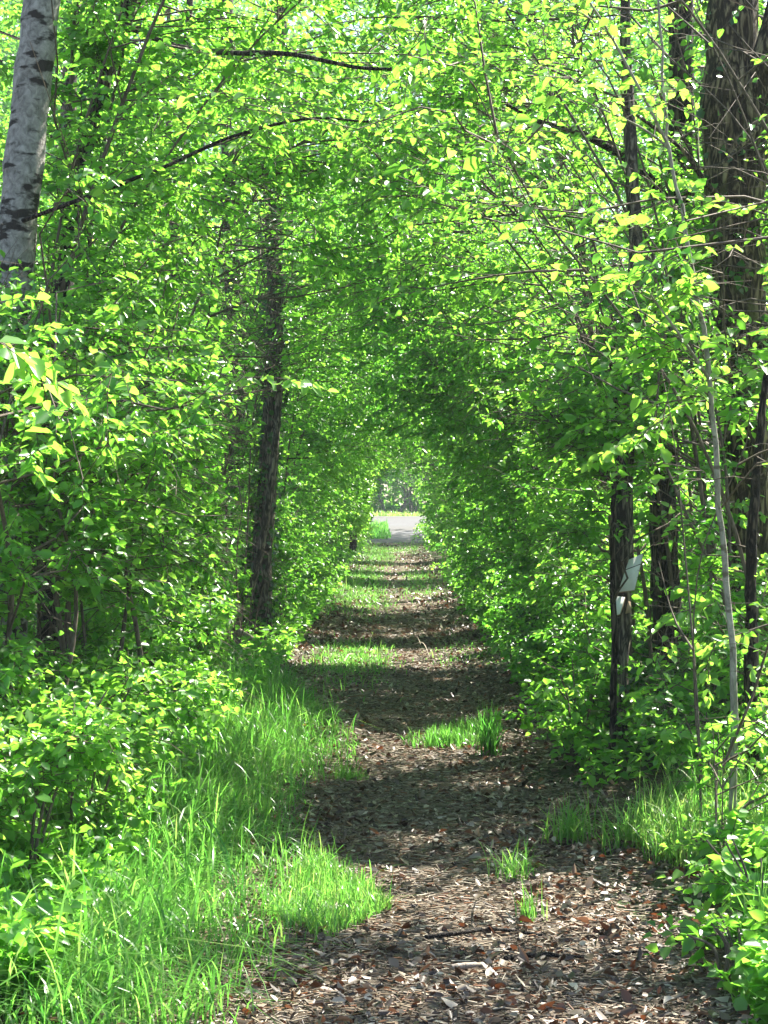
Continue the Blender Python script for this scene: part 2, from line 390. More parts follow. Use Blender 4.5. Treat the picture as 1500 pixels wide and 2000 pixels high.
# ------------------------------------------------------------------ hedge trees that arch over the path
HEDGE_L = 'slender fresh leaved hedge tree arching over the grassy bank side of the path'
HEDGE_R = 'slender fresh leaved hedge tree arching over the path on the broken board side'
def hedge_tree(x, y, side, label, group, H=5.2, nb=60, ntw=13, nl=9, L=.055, tint0=.5, inward=1.6, low=.0, nst=3, twig=True, cat='tree', mat='bark_twig', r0=.016, name='hedge_tree', asp=.62, wall=0.):
    z0 = float(ground_z(x, y))
    root = thing(name, label, cat, (x, y, z0), group)
    wood, lv = Wood(), Leaves()
    stems = []
    for k in range(nst):
        h = H * R.uniform(.75, 1.05); inn = inward * R.uniform(.35, 1.1); dy = R.normal(0, .35)
        b = np.array([x + R.normal(0, .09), y + R.normal(0, .12), z0 - .05])
        pts = [b, b + [-side * .02 + R.normal(0, .06), dy * .15, h * .28], b + [-side * inn * .22 + R.normal(0, .1), dy * .4 + R.normal(0, .08), h * .58],
               b + [-side * inn * .6 + R.normal(0, .1), dy * .8, h * .85], b + [-side * inn, dy * 1.2, h]]
        S = spline(pts, 18)
        bad = in_void(S)
        if bad[:6].any(): S[:6, 0] = np.where(bad[:6], side * np.maximum(np.abs(S[:6, 0]), 1.3), S[:6, 0])
        if bad[6:].any():       # the stem ends where it would hang into the tunnel
            f = 6 + int(bad[6:].argmax()); u = np.linspace(0, f - 1, 18); jj = np.minimum(u.astype(int), f - 2)
            S = S[jj] + (S[jj + 1] - S[jj]) * (u - jj)[:, None]
        stems.append(S)
        wood.tube(S[None], (r0 * R.uniform(.7, 1.2) * np.linspace(1, .2, 18))[None], 6)
    q = (L / .055) ** .5
    kw = dict(ntw=ntw, nl=nl, L=L, tint0=tint0, asp=asp, twig_wood=twig, tl=(.18 * q, .36 * q))
    grow(lv, wood, stems, nb, t0=low, lean=(-side * .2, 0, 0), brad=.006 * q, blen=(.6, 1.6), taper=.35, **kw)
    grow(lv, wood, stems, int(nb * .62), t0=.42, lean=(-side * .9, 0, 0), brad=.0045 * q, blen=(1.0, 2.4), rise=(-.15, .5), taper=.2, **kw)
    if wall: grow(lv, wood, stems, int(nb * wall), t0=.12, t1=.6, lean=(-side * .7, 0, 0), brad=.005 * q, blen=(.6, 1.3), rise=(-.1, .5), taper=.1, **kw)
    wood.build('trunk', M[mat], root)
    if lv.b: lv.build('crown', M['leaf'], root)
    return root

NL = NR = 0
def row(side, y0):
    y = y0; n = 0
    while y < 74:
        far = smooth(14, 45, y)
        x = side * (1.45 + R.uniform(0, .55)) + (-.15 if y < 12 else 0) * (side < 0)
        nb = int(96 - 38 * far); L = .044 + .034 * far; ntw = int(16 - 6 * far); nl = int(11 - 4 * far)
        hedge_tree(x, y, side, HEDGE_L if side < 0 else HEDGE_R, 'hedge trees lining the grassy side of the path' if side < 0 else 'hedge trees lining the shadier side of the path',
                   H=R.uniform(4.4, 6.2) + .5 * far, nst=2 + int(R.random() < .4), nb=nb, ntw=ntw, nl=nl, L=L * R.uniform(.82, 1.2), asp=R.uniform(.52, .76), tint0=R.normal(.5, .14) + (.06 if side < 0 else -.03), twig=y < 22, inward=R.uniform(1.3, 2.6), wall=.5 if side > 0 else .25)
        y += R.uniform(1.0, 1.5) * (1 + .6 * far); n += 1
        if side < 0 and 13.2 < y < 19.: x_far = True; y = y + 1.2
    return n
row(-1, 9.4); row(1, 12.4)
for x, y, h, n in ((-1.78, 7.9, 2.1, 40), (-1.95, 8.5, 2.5, 46), (-1.6, 8.8, 2.4, 46), (-1.45, 9.3, 2.6, 40)):
    hedge_tree(x, y, -1, 'short leafy hedge sapling covering the foot of the pale grey barked tree', 'hedge saplings round the grey barked tree', H=h, nb=n, L=.042, nl=11, tint0=.5, inward=.25, nst=3)
for x, y, h, n in ((2.3, 7.1, 4.4, 46), (3.0, 7.9, 5.0, 50), (1.62, 9.0, 3.4, 40), (1.75, 10.2, 4.8, 70), (1.5, 11.6, 4.6, 66), (1.95, 10.9, 5.2, 70), (2.2, 12.2, 5.6, 70), (2.0, 13.2, 5.6, 60), (2.1, 9.0, 4.6, 46), (2.7, 10.2, 5.2, 60), (2.3, 11.4, 5.0, 54), (3.3, 9.3, 5.5, 60), (3.6, 11.2, 5.6, 60), (3.0, 12.6, 5.6, 60), (1.75, 11.9, 4.6, 30)):  # trees outside the frame are added to cast shade and dapple on the path
    hedge_tree(x, y, 1, 'loose leafy young tree standing among the dark trunks behind the pale hazel stem, those out of view added to shade the path', 'young trees among the dark trunks', H=h, nb=n, L=.048, nl=10, tint0=.5, inward=1.5, nst=2)

# ------------------------------------------------------------------ trees one can tell apart
def hero(name, label, trunk, radii, mat, limbs=(), Y0=None, nb=40, t0=.3, L=.055, tint0=.5, ntw=11, nl=8, blen=(.5, 1.3), cat='tree', sides=14, crown=True, lean=(0, 0, 0), group=None, ivy=0, limb_nb=16):
    """trunk: points; limbs: (points, r0, r1) each a child of the tree"""
    pts = np.array(trunk, float)
    root = thing(name, label, cat, (pts[0][0], pts[0][1], ground_z(pts[0][0], pts[0][1])), group)
    n = 40
    S = spline(pts, n); rr = np.interp(np.linspace(0, 1, n), np.linspace(0, 1, len(radii)), radii)
    rr = rr * (1 + .05 * np.sin(np.arange(n) * 1.7) + R.normal(0, .02, n))
    S[:, :2] += R.normal(0, .004, (n, 2))
    w = Wood(); w.tube(S[None], rr[None], sides)
    lv = Leaves(); tw = Wood()
    stems = [S]
    lims = []
    for pts_, a, b_, *lm in limbs:
        Q = spline(pts_, 24); lims.append(Q)
        lw = Wood(); lw.tube(Q[None], np.linspace(a, b_, 24)[None], 8)
        # forks along the limb
        lw.build('limb', M[lm[0] if lm else mat], root)
    if crown:
        grow(lv, tw, stems, nb, t0=t0, ntw=ntw, nl=nl, L=L, tint0=tint0, blen=blen, lean=lean)
        if lims: grow(lv, tw, lims, limb_nb * len(lims), t0=.1, ntw=10, nl=8, L=L, tint0=tint0 + .08, blen=(.3, .9), brad=.005)
    nf = sum(len(f) for f in w.F); w.V += tw.V; w.F += [f + w.n for f in tw.F]
    obj_from('trunk', np.concatenate(w.V), np.concatenate(w.F), None, root, smooth_shade=True, mats=[M[mat], M['bark_twig']], mat_index=np.arange(sum(len(f) for f in w.F)) >= nf)
    if lv.b: lv.build('crown', M['leaf'], root)
    if ivy:
        iv = Leaves(); u = R.random(ivy) ** .8 * (n - 1) * .75; jj = u.astype(int)
        c = S[jj] + (S[jj + 1] - S[jj]) * (u - jj)[:, None]
        a = R.uniform(0, 6.28, ivy); rad = np.stack([np.cos(a), np.sin(a), 0 * a], 1)
        iv.add(c + rad * (rr[jj] + R.uniform(0, .07, ivy))[:, None], rad * .5 + R.normal(0, .5, (ivy, 3)) - UP * .3, rad + UP * .5 + R.normal(0, .3, (ivy, 3)), R.uniform(.04, .075, ivy), R.uniform(.035, .06, ivy), R.random(ivy))
        iv.build('ivy', M['dark_leaf'], root)
    return root

g0 = lambda px, Y: np.array([(px - VX) / FPX * Y, Y, -.06])
# leaning grey-barked trunk by the bank
hero('grey_barked_tree', 'smooth pale grey trunk with dark scars, thickest on the bank side, leaning over long grass',
     [g0(2, 9.), W(12, 1000, 9.), W(22, 600, 9.), W(50, 300, 9.05), W(82, 0, 9.1), W(105, -250, 9.2), W(120, -700, 9.3)], [.115, .105, .098, .096, .09, .08, .05], 'bark_grey',
     limbs=[([W(20, 440, 9.), W(150, 392, 8.7), W(330, 322, 8.5), W(450, 268, 8.4), W(600, 232, 8.4), W(720, 238, 8.5)], .012, .005, 'bark_dark')], nb=16, t0=.72, blen=(.5, 1.4), tint0=.55)
hero('dark_trunked_tree', 'dark crooked trunk in the hedge beside the pale grey barked tree',
     [g0(95, 10.5), W(95, 1200, 10.5), W(88, 950, 10.5), W(118, 600, 10.6), W(160, 310, 10.6), W(240, 50, 10.7), W(300, -200, 10.8)], [.07, .06, .052, .048, .045, .04, .03], 'bark_dark', limbs=[([W(240, 50, 10.7), W(340, 88, 9.8), W(440, 103, 9.), W(560, 105, 8.7), W(640, 120, 8.6), W(700, 132, 8.6), W(775, 136, 8.6)], .015, .008)], limb_nb=6, nb=42, t0=.2, ivy=140)
hero('ivy_clad_tree', 'ivy clad dark trunk with a sunlit vine stem, standing above the dead branch',
     [g0(508, 20.), W(512, 1100, 20.), W(528, 850, 20.), W(540, 600, 20.), W(533, 350, 20.), W(542, 150, 20.), W(550, -200, 20.)], [.13, .11, .105, .10, .098, .09, .07], 'bark_mid',
     limbs=[([W(540, 100, 20.), W(600, 108, 19.8), W(660, 122, 19.6), W(730, 134, 19.4), W(780, 136, 19.2)], .05, .02),
            ([W(485, 1170, 19.75), W(512, 1060, 19.72), W(535, 900, 19.75), W(545, 760, 19.78), W(543, 640, 19.82)], .045, .03)], nb=46, t0=.25, ivy=1500, L=.062, blen=(.6, 1.8))
hero('grey_trunked_tree', 'straight grey brown trunk just behind the ivy clad one, half hidden by leaves',
     [g0(462, 22.), W(458, 1000, 22.), W(462, 700, 22.), W(450, 480, 22.), W(446, 200, 22.), W(440, -300, 22.)], [.13, .11, .1, .095, .09, .06], 'bark_mid', nb=46, t0=.25, L=.065, blen=(.6, 1.8), ivy=300)
hero('far_dark_tree', 'dark reddish trunk standing at the hedge edge near the tunnel mouth',
     [g0(688, 52.), W(690, 1040, 52.), W(688, 1000, 52.), W(686, 900, 52.), W(690, 700, 52.)], [.12, .1, .1, .09, .06], 'bark_dark', nb=30, t0=.4, L=.09, blen=(.8, 1.8), ntw=9, nl=7)
# the shaded side
hero('leaning_oak_tree', 'thick ridged olive brown oak trunk forking into a leaning limb, tallest beside the shaded hedge',
     [g0(1462, 11.), W(1462, 1000, 11.), W(1455, 720, 11.), W(1440, 480, 11.), W(1425, 230, 11.05), W(1432, 0, 11.1), W(1440, -300, 11.2), W(1450, -700, 11.3)], [.16, .14, .15, .16, .165, .15, .13, .1], 'bark_oak',
     limbs=[([W(1432, 520, 11.), W(1462, 330, 10.95), W(1490, 160, 10.9), W(1530, 0, 10.9), W(1580, -300, 10.9)], .13, .08),
            ([W(1490, 240, 10.8), W(1420, 310, 10.5), W(1380, 330, 10.3), W(1330, 325, 10.2)], .014, .006),
            ([W(1432, 410, 10.8), W(1380, 360, 10.5), W(1330, 290, 10.4), W(1215, 205, 10.3)], .022, .008)], nb=24, t0=.45, blen=(.5, 1.2), tint0=.55, ivy=120, limb_nb=7)
hero('ridged_trunk_tree', 'very dark straight trunk with deeply ridged bark standing behind the broken board',
     [g0(1312, 12.), W(1303, 1200, 12.), W(1295, 1000, 12.), W(1306, 720, 12.), W(1330, 420, 12.), W(1330, 100, 12.), W(1325, -400, 12.)], [.13, .10, .088, .085, .085, .085, .06], 'bark_dark',
     limbs=[([W(1330, 430, 12.), W(1250, 330, 11.8), W(1130, 258, 11.6), W(1060, 240, 11.5), W(990, 204, 11.4)], .035, .012)], nb=30, t0=.3, tint0=.42, ivy=200)
hero('board_post_tree', 'slim brown trunk with the broken board fixed to it',
     [g0(1208, 10.6), W(1212, 1300, 10.6), W(1220, 1000, 10.6), W(1234, 700, 10.6), W(1240, 450, 10.6), W(1225, 150, 10.7), W(1220, -200, 10.7)], [.06, .053, .05, .046, .04, .034, .02], 'bark_mid',
     limbs=[([W(1203, 955, 10.55), W(1160, 910, 10.4), W(1110, 850, 10.3), W(1075, 808, 10.2)], .011, .005)], nb=30, t0=.2, tint0=.45)
hero('black_stemmed_tree', 'thin blackish stem rising close beside the board trunk',
     [g0(1196, 10.3), W(1200, 1250, 10.3), W(1196, 1050, 10.3), W(1204, 850, 10.3), W(1190, 700, 10.3), W(1150, 560, 10.2)], [.022, .018, .016, .012, .009, .005], 'bark_dark', nb=22, t0=.25, sides=8)
hero('pale_hazel_sapling', 'slim pale curving stem standing in sunlit grass in front of the oak',
     [g0(1426, 7.7), W(1436, 1420, 7.7), W(1422, 1150, 7.7), W(1402, 950, 7.7), W(1380, 700, 7.7), W(1356, 560, 7.7), W(1335, 425, 7.7), W(1306, 285, 7.7), W(1296, 180, 7.7), W(1287, 0, 7.7), W(1280, -150, 7.7)],
     [.018, .016, .013, .012, .011, .010, .009, .007, .006, .005, .003], 'bark_pale',
     limbs=[([W(1308, 290, 7.7), W(1268, 210, 7.65), W(1215, 110, 7.6), W(1175, 40, 7.55), W(1135, -20, 7.5)], .007, .004),
            ([W(1306, 288, 7.7), W(1250, 248, 7.65), W(1180, 215, 7.55), W(1125, 190, 7.5)], .006, .003),
            ([W(1385, 740, 7.7), W(1345, 680, 7.6), W(1310, 630, 7.5), W(1270, 575, 7.45)], .008, .004)], nb=44, t0=.15, tint0=.66, sides=10, blen=(.2, .6), ntw=7, limb_nb=10)
hero('dark_leaning_stem', 'dark stem rising from the sunlit grass just behind the pale hazel stem', 
     [g0(1482, 8.8), W(1470, 1500, 8.8), W(1466, 1300, 8.8), W(1470, 1050, 8.8), W(1488, 800, 8.8), W(1520, 560, 8.8)], [.05, .034, .03, .026, .018, .008], 'bark_dark', nb=30, t0=.2, tint0=.55, sides=10, blen=(.4, .9))

for x, y, h, n in ((1.24, 7.35, 2.0, 24), (1.36, 7.9, 2.6, 30)):
    hedge_tree(x, y, 1, 'small leafy sapling half hiding the pale hazel stem', 'saplings round the pale hazel stem', H=h, nb=n, ntw=9, nl=8, L=.046, tint0=.6, inward=.15, low=.3, nst=2, r0=.007)

# ------------------------------------------------------------------ the wood on both sides
def wood_tree(x, y, H, label, group, nb, L, tint0, r0):
    z0 = float(ground_z(x, y)); root = thing('woodland_tree', label, 'tree', (x, y, z0), group)
    lx, ly = R.normal(0, .35, 2)
    S = spline([[x, y, z0 - .1], [x + lx * .2, y + ly * .2, H * .35], [x + lx * .7, y + ly * .7, H * .7], [x + lx, y + ly, H]], 20)
    w, lv = Wood(), Leaves(); w.tube(S[None], (r0 * np.linspace(1, .2, 20))[None], 8)
    grow(lv, w, [S], nb, t0=.06, ntw=9, nl=8, L=L, tint0=tint0, blen=(1.0, 2.6), tl=(.3, .6), brad=.016, twig_wood=False, rise=(-.1, .6))
    w.build('trunk', M[['bark_dark', 'bark_mid', 'bark_twig'][int(R.integers(3))]], root)
    if lv.b: lv.build('crown', M['leaf'], root)

for side, lab in ((-1, 'woodland tree with loose fresh leaves standing behind the hedge on the grassy bank side'), (1, 'woodland tree with loose fresh leaves standing behind the hedge on the board side')):
    grp = 'trees of the wood behind the hedge on the ' + ('bank side' if side < 0 else 'board side')
    y = 14.
    while y < 80:
        wid = y * .21 + 1.5
        for xx in np.arange(3.4, wid + 2, 2.6):
            x = side * (xx + R.uniform(-.7, .7)); yy = y + R.uniform(-1.2, 1.2)
            H = min(EYE + .29 * yy + 1.0, 13.) * R.uniform(.8, 1.05)
            far = smooth(15, 60, yy)
            wood_tree(x, yy, H, lab, grp, int((58 + 20 * far) * (1.25 if side > 0 else 1)), .07 + .075 * far, R.normal(.32, .1), R.uniform(.05, .13))  # leaf tint set darker, standing in for shade among the back trees
        y += 3.2 + .05 * y

# far wood closing the view on both sides (one leafy mass)
lv = Leaves()
n = 170000
for side in (-1, 1):
    m_ = n // 2
    x = side * (2.6 + 34 * R.random(m_) ** 1.1); y = R.uniform(84, 98, m_) + 0 * x; z = 1 + 27 * R.random(m_)
    x = np.where(np.abs(x) < 4 + .1 * y, side * (6 + 30 * R.random(m_)), x)
    cl = noise2(x, z * 1.5, .5, 1) > -.25
    x, y, z = x[cl], y[cl], z[cl]; k = len(x)
    lv.add(np.stack([x, y, z], 1), R.normal(0, 1, (k, 3)), UP + R.normal(0, .6, (k, 3)), R.uniform(.22, .4, k), R.uniform(.15, .28, k), np.clip(R.normal(.45, .2, k), 0, 1))
k = 60000; x = R.uniform(-36, 36, k); z = 1 + 46 * R.random(k) ** 1.25; y = R.uniform(142, 160, k)
lv.add(np.stack([x, y, z], 1), R.normal(0, 1, (k, 3)), UP + R.normal(0, .6, (k, 3)), R.uniform(.4, .8, k), R.uniform(.3, .6, k), np.clip(R.normal(.3, .15, k), 0, 1))
o = lv.build('distant_woods', M['leaf']); tag(o, 'distant leafy woods closing the view behind the trees', kind='stuff')

# trees on the far side of the road
for k, x in enumerate(np.arange(-9, 10, 1.5)):
    yy = 118 + R.uniform(-4, 14); z0 = float(ground_z(x, yy)); xx = x + R.uniform(-.5, .5)
    root = thing('roadside_tree', 'grey hazy tree with thin young leaves on the far side of the pale road', 'tree', (xx, yy, z0), 'trees on the far side of the road')
    w, lv = Wood(), Leaves()
    st = []
    for q in range(3):
        S = spline([[xx + R.normal(0, .3), yy, z0 - .1], [xx + R.normal(0, .4), yy, z0 + 2], [xx + R.normal(0, .8), yy, z0 + 5], [xx + R.normal(0, 1.), yy, z0 + 9]], 12); st.append(S)
        w.tube(S[None], (R.uniform(.06, .11) * np.linspace(1, .3, 12))[None], 6)
    grow(lv, w, st, 60, t0=.03, ntw=6, nl=6, L=.16, tint0=.4, blen=(1.2, 2.4), tl=(.4, .9), brad=.02, void=False)
    w.build('trunk', M['bark_grey'], root); lv.build('crown', M['leaf'], root)

# ------------------------------------------------------------------ bushes and low growth at the foot of the hedges
def bush(x, y, r, h, label, group=None, n=34, L=.05, tint0=.5, mat='leaf', name='hedge_bush', asp=.66):
    z0 = float(ground_z(x, y)); root = thing(name, label, 'bush', (x, y, z0), group)
    w, lv = Wood(), Leaves(); st = []
    for k in range(7):
        a = R.uniform(0, 6.28); q = r * R.uniform(.3, .8)
        S = spline([[x + .06 * math.cos(a), y + .06 * math.sin(a), z0 - .03], [x + q * .5 * math.cos(a), y + q * .5 * math.sin(a), z0 + h * .55], [x + q * math.cos(a), y + q * math.sin(a), z0 + h * R.uniform(.75, 1.)]], 8); st.append(S)
        w.tube(S[None], (.008 * np.linspace(1, .4, 8))[None], 5)
    grow(lv, w, st, n, t0=.1, ntw=9, nl=8, L=L, tint0=tint0, blen=(r * .35, r * .8), tl=(.12, .26), brad=.004, asp=asp, rise=(-.1, .6), twig_wood=y < 16, void=(y > 9 and abs(x) > 1.2))
    w.build('stems', M['bark_twig'], root); lv.build('foliage', M[mat], root)

for k in range(30):
    y = 7.6 + k * .62 + R.uniform(-.2, .2) + .012 * k * k
    bush(-(1.45 + R.uniform(0, .7)), y, .6, R.uniform(.5, 1.0), 'low leafy bush at the foot of the hedge along the grassy bank', 'low bushes along the grassy bank', L=.042 + .00008 * k * k, tint0=.52)
for k in range(26):
    y = 10.2 + k * .66 + R.uniform(-.2, .2) + .012 * k * k
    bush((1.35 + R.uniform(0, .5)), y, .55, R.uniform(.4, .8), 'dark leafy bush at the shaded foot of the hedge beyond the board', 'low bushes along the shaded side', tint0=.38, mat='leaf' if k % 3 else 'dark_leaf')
for px, Y, h, r, nn, lab in ((1490, 6.3, .32, .3, 5, 'broad leaved bush with big bright leaves at the corner of the leaf litter'), (1410, 7.0, .26, .26, 4, 'bright broad leaved seedling clump below the pale hazel stem'),
                      (1450, 5.75, .2, .24, 4, 'low broad leaved plant at the edge of the litter nearest the camera'), (1390, 8.6, .5, .35, 12, 'bright leafy sapling clump in the sunlit grass beside the ridged trunk'),
                      (1130, 10.6, .6, .45, 34, 'dark low bush leaning out over the litter before the board trunk')):
    c = g0(px, Y); bush(c[0], c[1], r, h, lab, n=nn, L=.042, tint0=.55, asp=.78)
for px, Y, h, lab in ((20, 6.6, .75, 'leafy bush at the edge of the long grass nearest the camera'), (130, 7.4, .8, 'leafy bush rising from long grass in front of the dark crooked trunk'), (-60, 7.4, 1.2, 'tall leafy bush in front of the pale grey trunk')):
    c = g0(px, Y); bush(c[0], c[1], .55, h, lab, n=60, L=.04, tint0=.55)

# ------------------------------------------------------------------ grass
def blades(x, y, h, wd, lean_k, tint, zoff=0):
    n = len(x); z = ground_z(x, y) + zoff
    a = R.uniform(0, 6.28, n); ld = np.stack([np.cos(a), np.sin(a), 0 * a], 1); ld[:, 0] += .25; ld = unit(ld)
    ln = R.uniform(.1, 1., n) * lean_k
    sd = np.stack([-ld[:, 1], ld[:, 0], 0 * a], 1); tw = R.normal(0, .5, n)[:, None]; sd = unit(sd + ld * tw)
    t = np.array([0, .3, .55, .8, 1.]); wt = np.array([.7, 1., .85, .5, .05])
    c = np.stack([x, y, z], 1)[:, None] + ld[:, None] * (h * ln)[:, None, None] * (t ** 1.8)[None, :, None] + UP * (h[:, None] * (t[None] - np.minimum(ln[:, None] * .7, .95) * t[None] ** 2.4))[..., None]
    off = sd[:, None] * (wd[:, None] * wt[None] * .5)[..., None]
    V = np.stack([c - off, c + off], 2).reshape(-1, 3)
    b = np.arange(n)[:, None, None] * 10 + np.arange(4)[None, :, None] * 2
    F = (b + np.array([0, 1, 3, 2])[None, None]).reshape(-1, 4)
    return V, F, np.repeat(tint, 4)

def grass(name, label, parts, kind='stuff', parent=None):
    Vs, Fs, Ts, n = [], [], [], 0
    for p in parts:
        V, F, T = blades(*p); Vs.append(V); Fs.append(F + n); Ts.append(T); n += len(V)
    o = obj_from(name, np.concatenate(Vs), np.concatenate(Fs), M['grass'], parent, tint=np.concatenate(Ts))
    if parent is None: tag(o, label, kind=kind)
    return o

def inpoly(x, y, P):
    c = np.zeros(len(x), bool); j = len(P) - 1
    for i in range(len(P)):
        xi, yi = P[i]; xj, yj = P[j]
        c ^= ((yi > y) != (yj > y)) & (x < (xj - xi) * (y - yi) / (yj - yi + 1e-12) + xi); j = i
    return c
def gp(px, py):
    Y = EYE * FPX / (py - VY); return ((px - VX) / FPX * Y, Y)
bank = [gp(455, 2010), gp(480, 1905), gp(640, 1835), gp(765, 1765), gp(690, 1715), gp(610, 1660), gp(560, 1600), gp(600, 1540), gp(690, 1520), gp(705, 1450), gp(620, 1385), gp(545, 1345), (-1.3, 15.), (-2.6, 15.), (-2.6, 5.0), (-.45, 5.0)]
parts = []
def scatter(n, poly, hs, ws, lean, tmean=.5, thin=None, soft=0.):
    P = np.array(poly); x = R.uniform(P[:, 0].min(), P[:, 0].max(), n); y = R.uniform(P[:, 1].min(), P[:, 1].max(), n)
    ok = inpoly(x, y, poly)
    if thin is not None: ok &= R.random(n) < thin(x, y)
    x, y = x[ok], y[ok]; n = len(x)
    if soft: x = x + R.normal(0, soft * (.05 + .0012 * y.mean()), n); y = y + R.normal(0, soft * .03 * y.mean(), n)
    h = hs * np.exp(R.normal(0, .35, n)) * (.75 + .4 * noise2(x, y, 2.5, 2))
    parts.append((x, y, np.clip(h, .03, .48), R.uniform(.6, 1.4, n) * ws, lean, np.clip(R.normal(tmean, .18, n), 0, 1)))
edge = lambda x, y: smooth(-.15, -.9, x) * .8 + .2
scatter(42000, bank, .19, .0055, 1.3, .48, edge, soft=.4)
scatter(34000, bank, .31, .0085, 1.5, .5, lambda x, y: smooth(-.45, -1.1, x))
scatter(9000, [gp(520, 1790), gp(640, 1830), gp(765, 1770), gp(700, 1720), gp(600, 1680)], .11, .004, .8, .62)
grass('long_grass', 'lush bright long grass covering the bank beside the path', parts)
# shorter grass strips further along
parts = []
for poly, n, h in (([gp(640, 1320), gp(740, 1310), gp(755, 1275), gp(700, 1262), gp(620, 1290)], 6000, .16), ([gp(640, 1190), gp(758, 1190), gp(750, 1165), gp(735, 1135), gp(730, 1110), gp(655, 1130)], 14000, .22),
                   ([gp(690, 1105), gp(765, 1100), gp(765, 1075), gp(720, 1062), gp(690, 1075)], 9000, .25), ([gp(800, 1165), gp(860, 1155), gp(830, 1120), gp(805, 1115)], 6000, .14),
                   ([gp(845, 1290), gp(930, 1275), gp(900, 1255)], 2500, .12), ([gp(775, 1072), gp(815, 1080), gp(815, 1066), gp(780, 1064)], 4000, .18)):
    scatter(int(n * .8), poly, h * .6, .008, 1.2, .55, soft=1.8)
grass('verge_grass', 'patches of short sunlit grass along both edges of the path', parts)
parts = []
scatter(26000, [(-14., 77), (-.15, 81), (-.35, 94), (-14., 100)], .3, .04, .7, .35)
grass('island_grass', 'green grass island in the middle of the pale road', parts)
parts = []
scatter(9000, [(-12, 107), (12, 107), (12, 112), (-12, 112)], .3, .04, .8, .95)
grass('roadside_grass', 'tall pale grass on the far edge of the pale road', parts)
parts = []
scatter(9000, [gp(1240, 1640), gp(1300, 1600), gp(1420, 1560), gp(1500, 1560), (1.75, 7.4), gp(1500, 1740), gp(1380, 1720), gp(1260, 1690)], .24, .0055, .9, .72)
grass('sunlit_grass', 'bright sunlit grass around the foot of the pale hazel stem', parts)

def tuft(px, py, n, h, r, label, wd=.005, tm=.6, lean=.9):
    x, y = gp(px, py); root = thing('grass_tuft', label, 'grass tuft', (x, y, float(ground_z(x, y))))
    a = R.uniform(0, 6.28, n); q = r * .75 * np.minimum(np.abs(R.normal(0, 1, n)), 1.8)
    grass('blades', '', [(x + q * np.cos(a), y + q * np.sin(a), h * R.uniform(.5, 1.2, n), R.uniform(.6, 1.3, n) * wd, lean, np.clip(R.normal(tm, .15, n), 0, 1))], parent=root)
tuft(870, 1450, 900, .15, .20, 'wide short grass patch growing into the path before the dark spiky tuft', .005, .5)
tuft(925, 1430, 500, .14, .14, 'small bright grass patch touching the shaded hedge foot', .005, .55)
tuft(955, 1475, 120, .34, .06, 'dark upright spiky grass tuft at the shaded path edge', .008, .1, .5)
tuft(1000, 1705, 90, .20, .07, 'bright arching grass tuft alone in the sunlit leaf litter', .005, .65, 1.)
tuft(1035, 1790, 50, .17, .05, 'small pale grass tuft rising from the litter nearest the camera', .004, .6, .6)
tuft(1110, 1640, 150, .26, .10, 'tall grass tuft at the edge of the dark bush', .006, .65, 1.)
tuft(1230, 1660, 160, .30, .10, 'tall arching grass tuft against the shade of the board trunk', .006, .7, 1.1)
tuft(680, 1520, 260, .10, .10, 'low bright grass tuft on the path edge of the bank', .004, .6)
tuft(1490, 1900, 60, .35, .05, 'few tall upright grass blades beside the broad leaved plant', .006, .6, .4)

# ------------------------------------------------------------------ leaf litter, chips
def litter_pts(n, y0, y1, xl, xr, pw):
    y = y0 + (y1 - y0) * R.random(n) ** pw; x = xl(y) + (xr(y) - xl(y)) * R.random(n); return x, y
lv = Leaves()
def put(x, y, L0, L1, tint, flat=.35):
    keep = R.random(len(x)) < .35 + .65 * smooth(.12, .5, np.abs(x - path_mid(y))) + (y < 6.3)
    x, y, tint = x[keep], y[keep], tint[keep]; n = len(x); z = ground_z(x, y) + R.uniform(.008, .03, n)
    d = R.normal(0, 1, (n, 3)); d[:, 2] *= .25
    L = R.uniform(L0, L1, n)
    lv.add(np.stack([x, y, z], 1), d, UP + R.normal(0, flat, (n, 3)), L, L * R.uniform(.35, .7, n), tint, droop=R.uniform(-.5, .6, n), fold=R.uniform(-.5, .6, n))
pale = lambda n: np.clip(R.choice([.08, .22, .5, .7, .9], n, p=[.30, .30, .06, .22, .12]) + R.normal(0, .08, n), 0, 1)
x, y = litter_pts(7000, 4.6, 9.5, lambda y: -.6 + 0 * y, lambda y: .1 + .2 * y, 1.1); put(x, y, .014, .042, pale(len(x)), .6)
x, y = litter_pts(300, 5.0, 6.6, lambda y: -.45 + .02 * y, lambda y: .1 + .15 * y, 1.); put(x, y, .03, .06, np.where(R.random(len(x)) < .25, R.uniform(.42, .56, len(x)), pale(len(x))), .5)
x, y = litter_pts(260, 6.4, 8.4, lambda y: .3 + 0 * y, lambda y: .19 * y, 1.); put(x, y, .035, .065, np.where(R.random(len(x)) < .2, R.uniform(.42, .56, len(x)), pale(len(x))), .5)
x, y = litter_pts(15000, 8, 24, lambda y: -1.1 + 0 * y, lambda y: 1.1 + 0 * y, 1.5); put(x, y, .02, .055, pale(len(x)), .4)
x, y = litter_pts(9000, 20, 74, lambda y: -1.1 + 0 * y, lambda y: 1.1 + 0 * y, 1.3); put(x, y, .04, .10, pale(len(x)), .3)
x, y = litter_pts(9000, 5, 40, lambda y: -.25 * y, lambda y: .25 * y, 1.2); put(x, y, .03, .06, pale(len(x)), .4)
tag(lv.build('fallen_leaves', M['dead']), 'dry brown and rust red fallen leaves strewn over the path', kind='stuff')
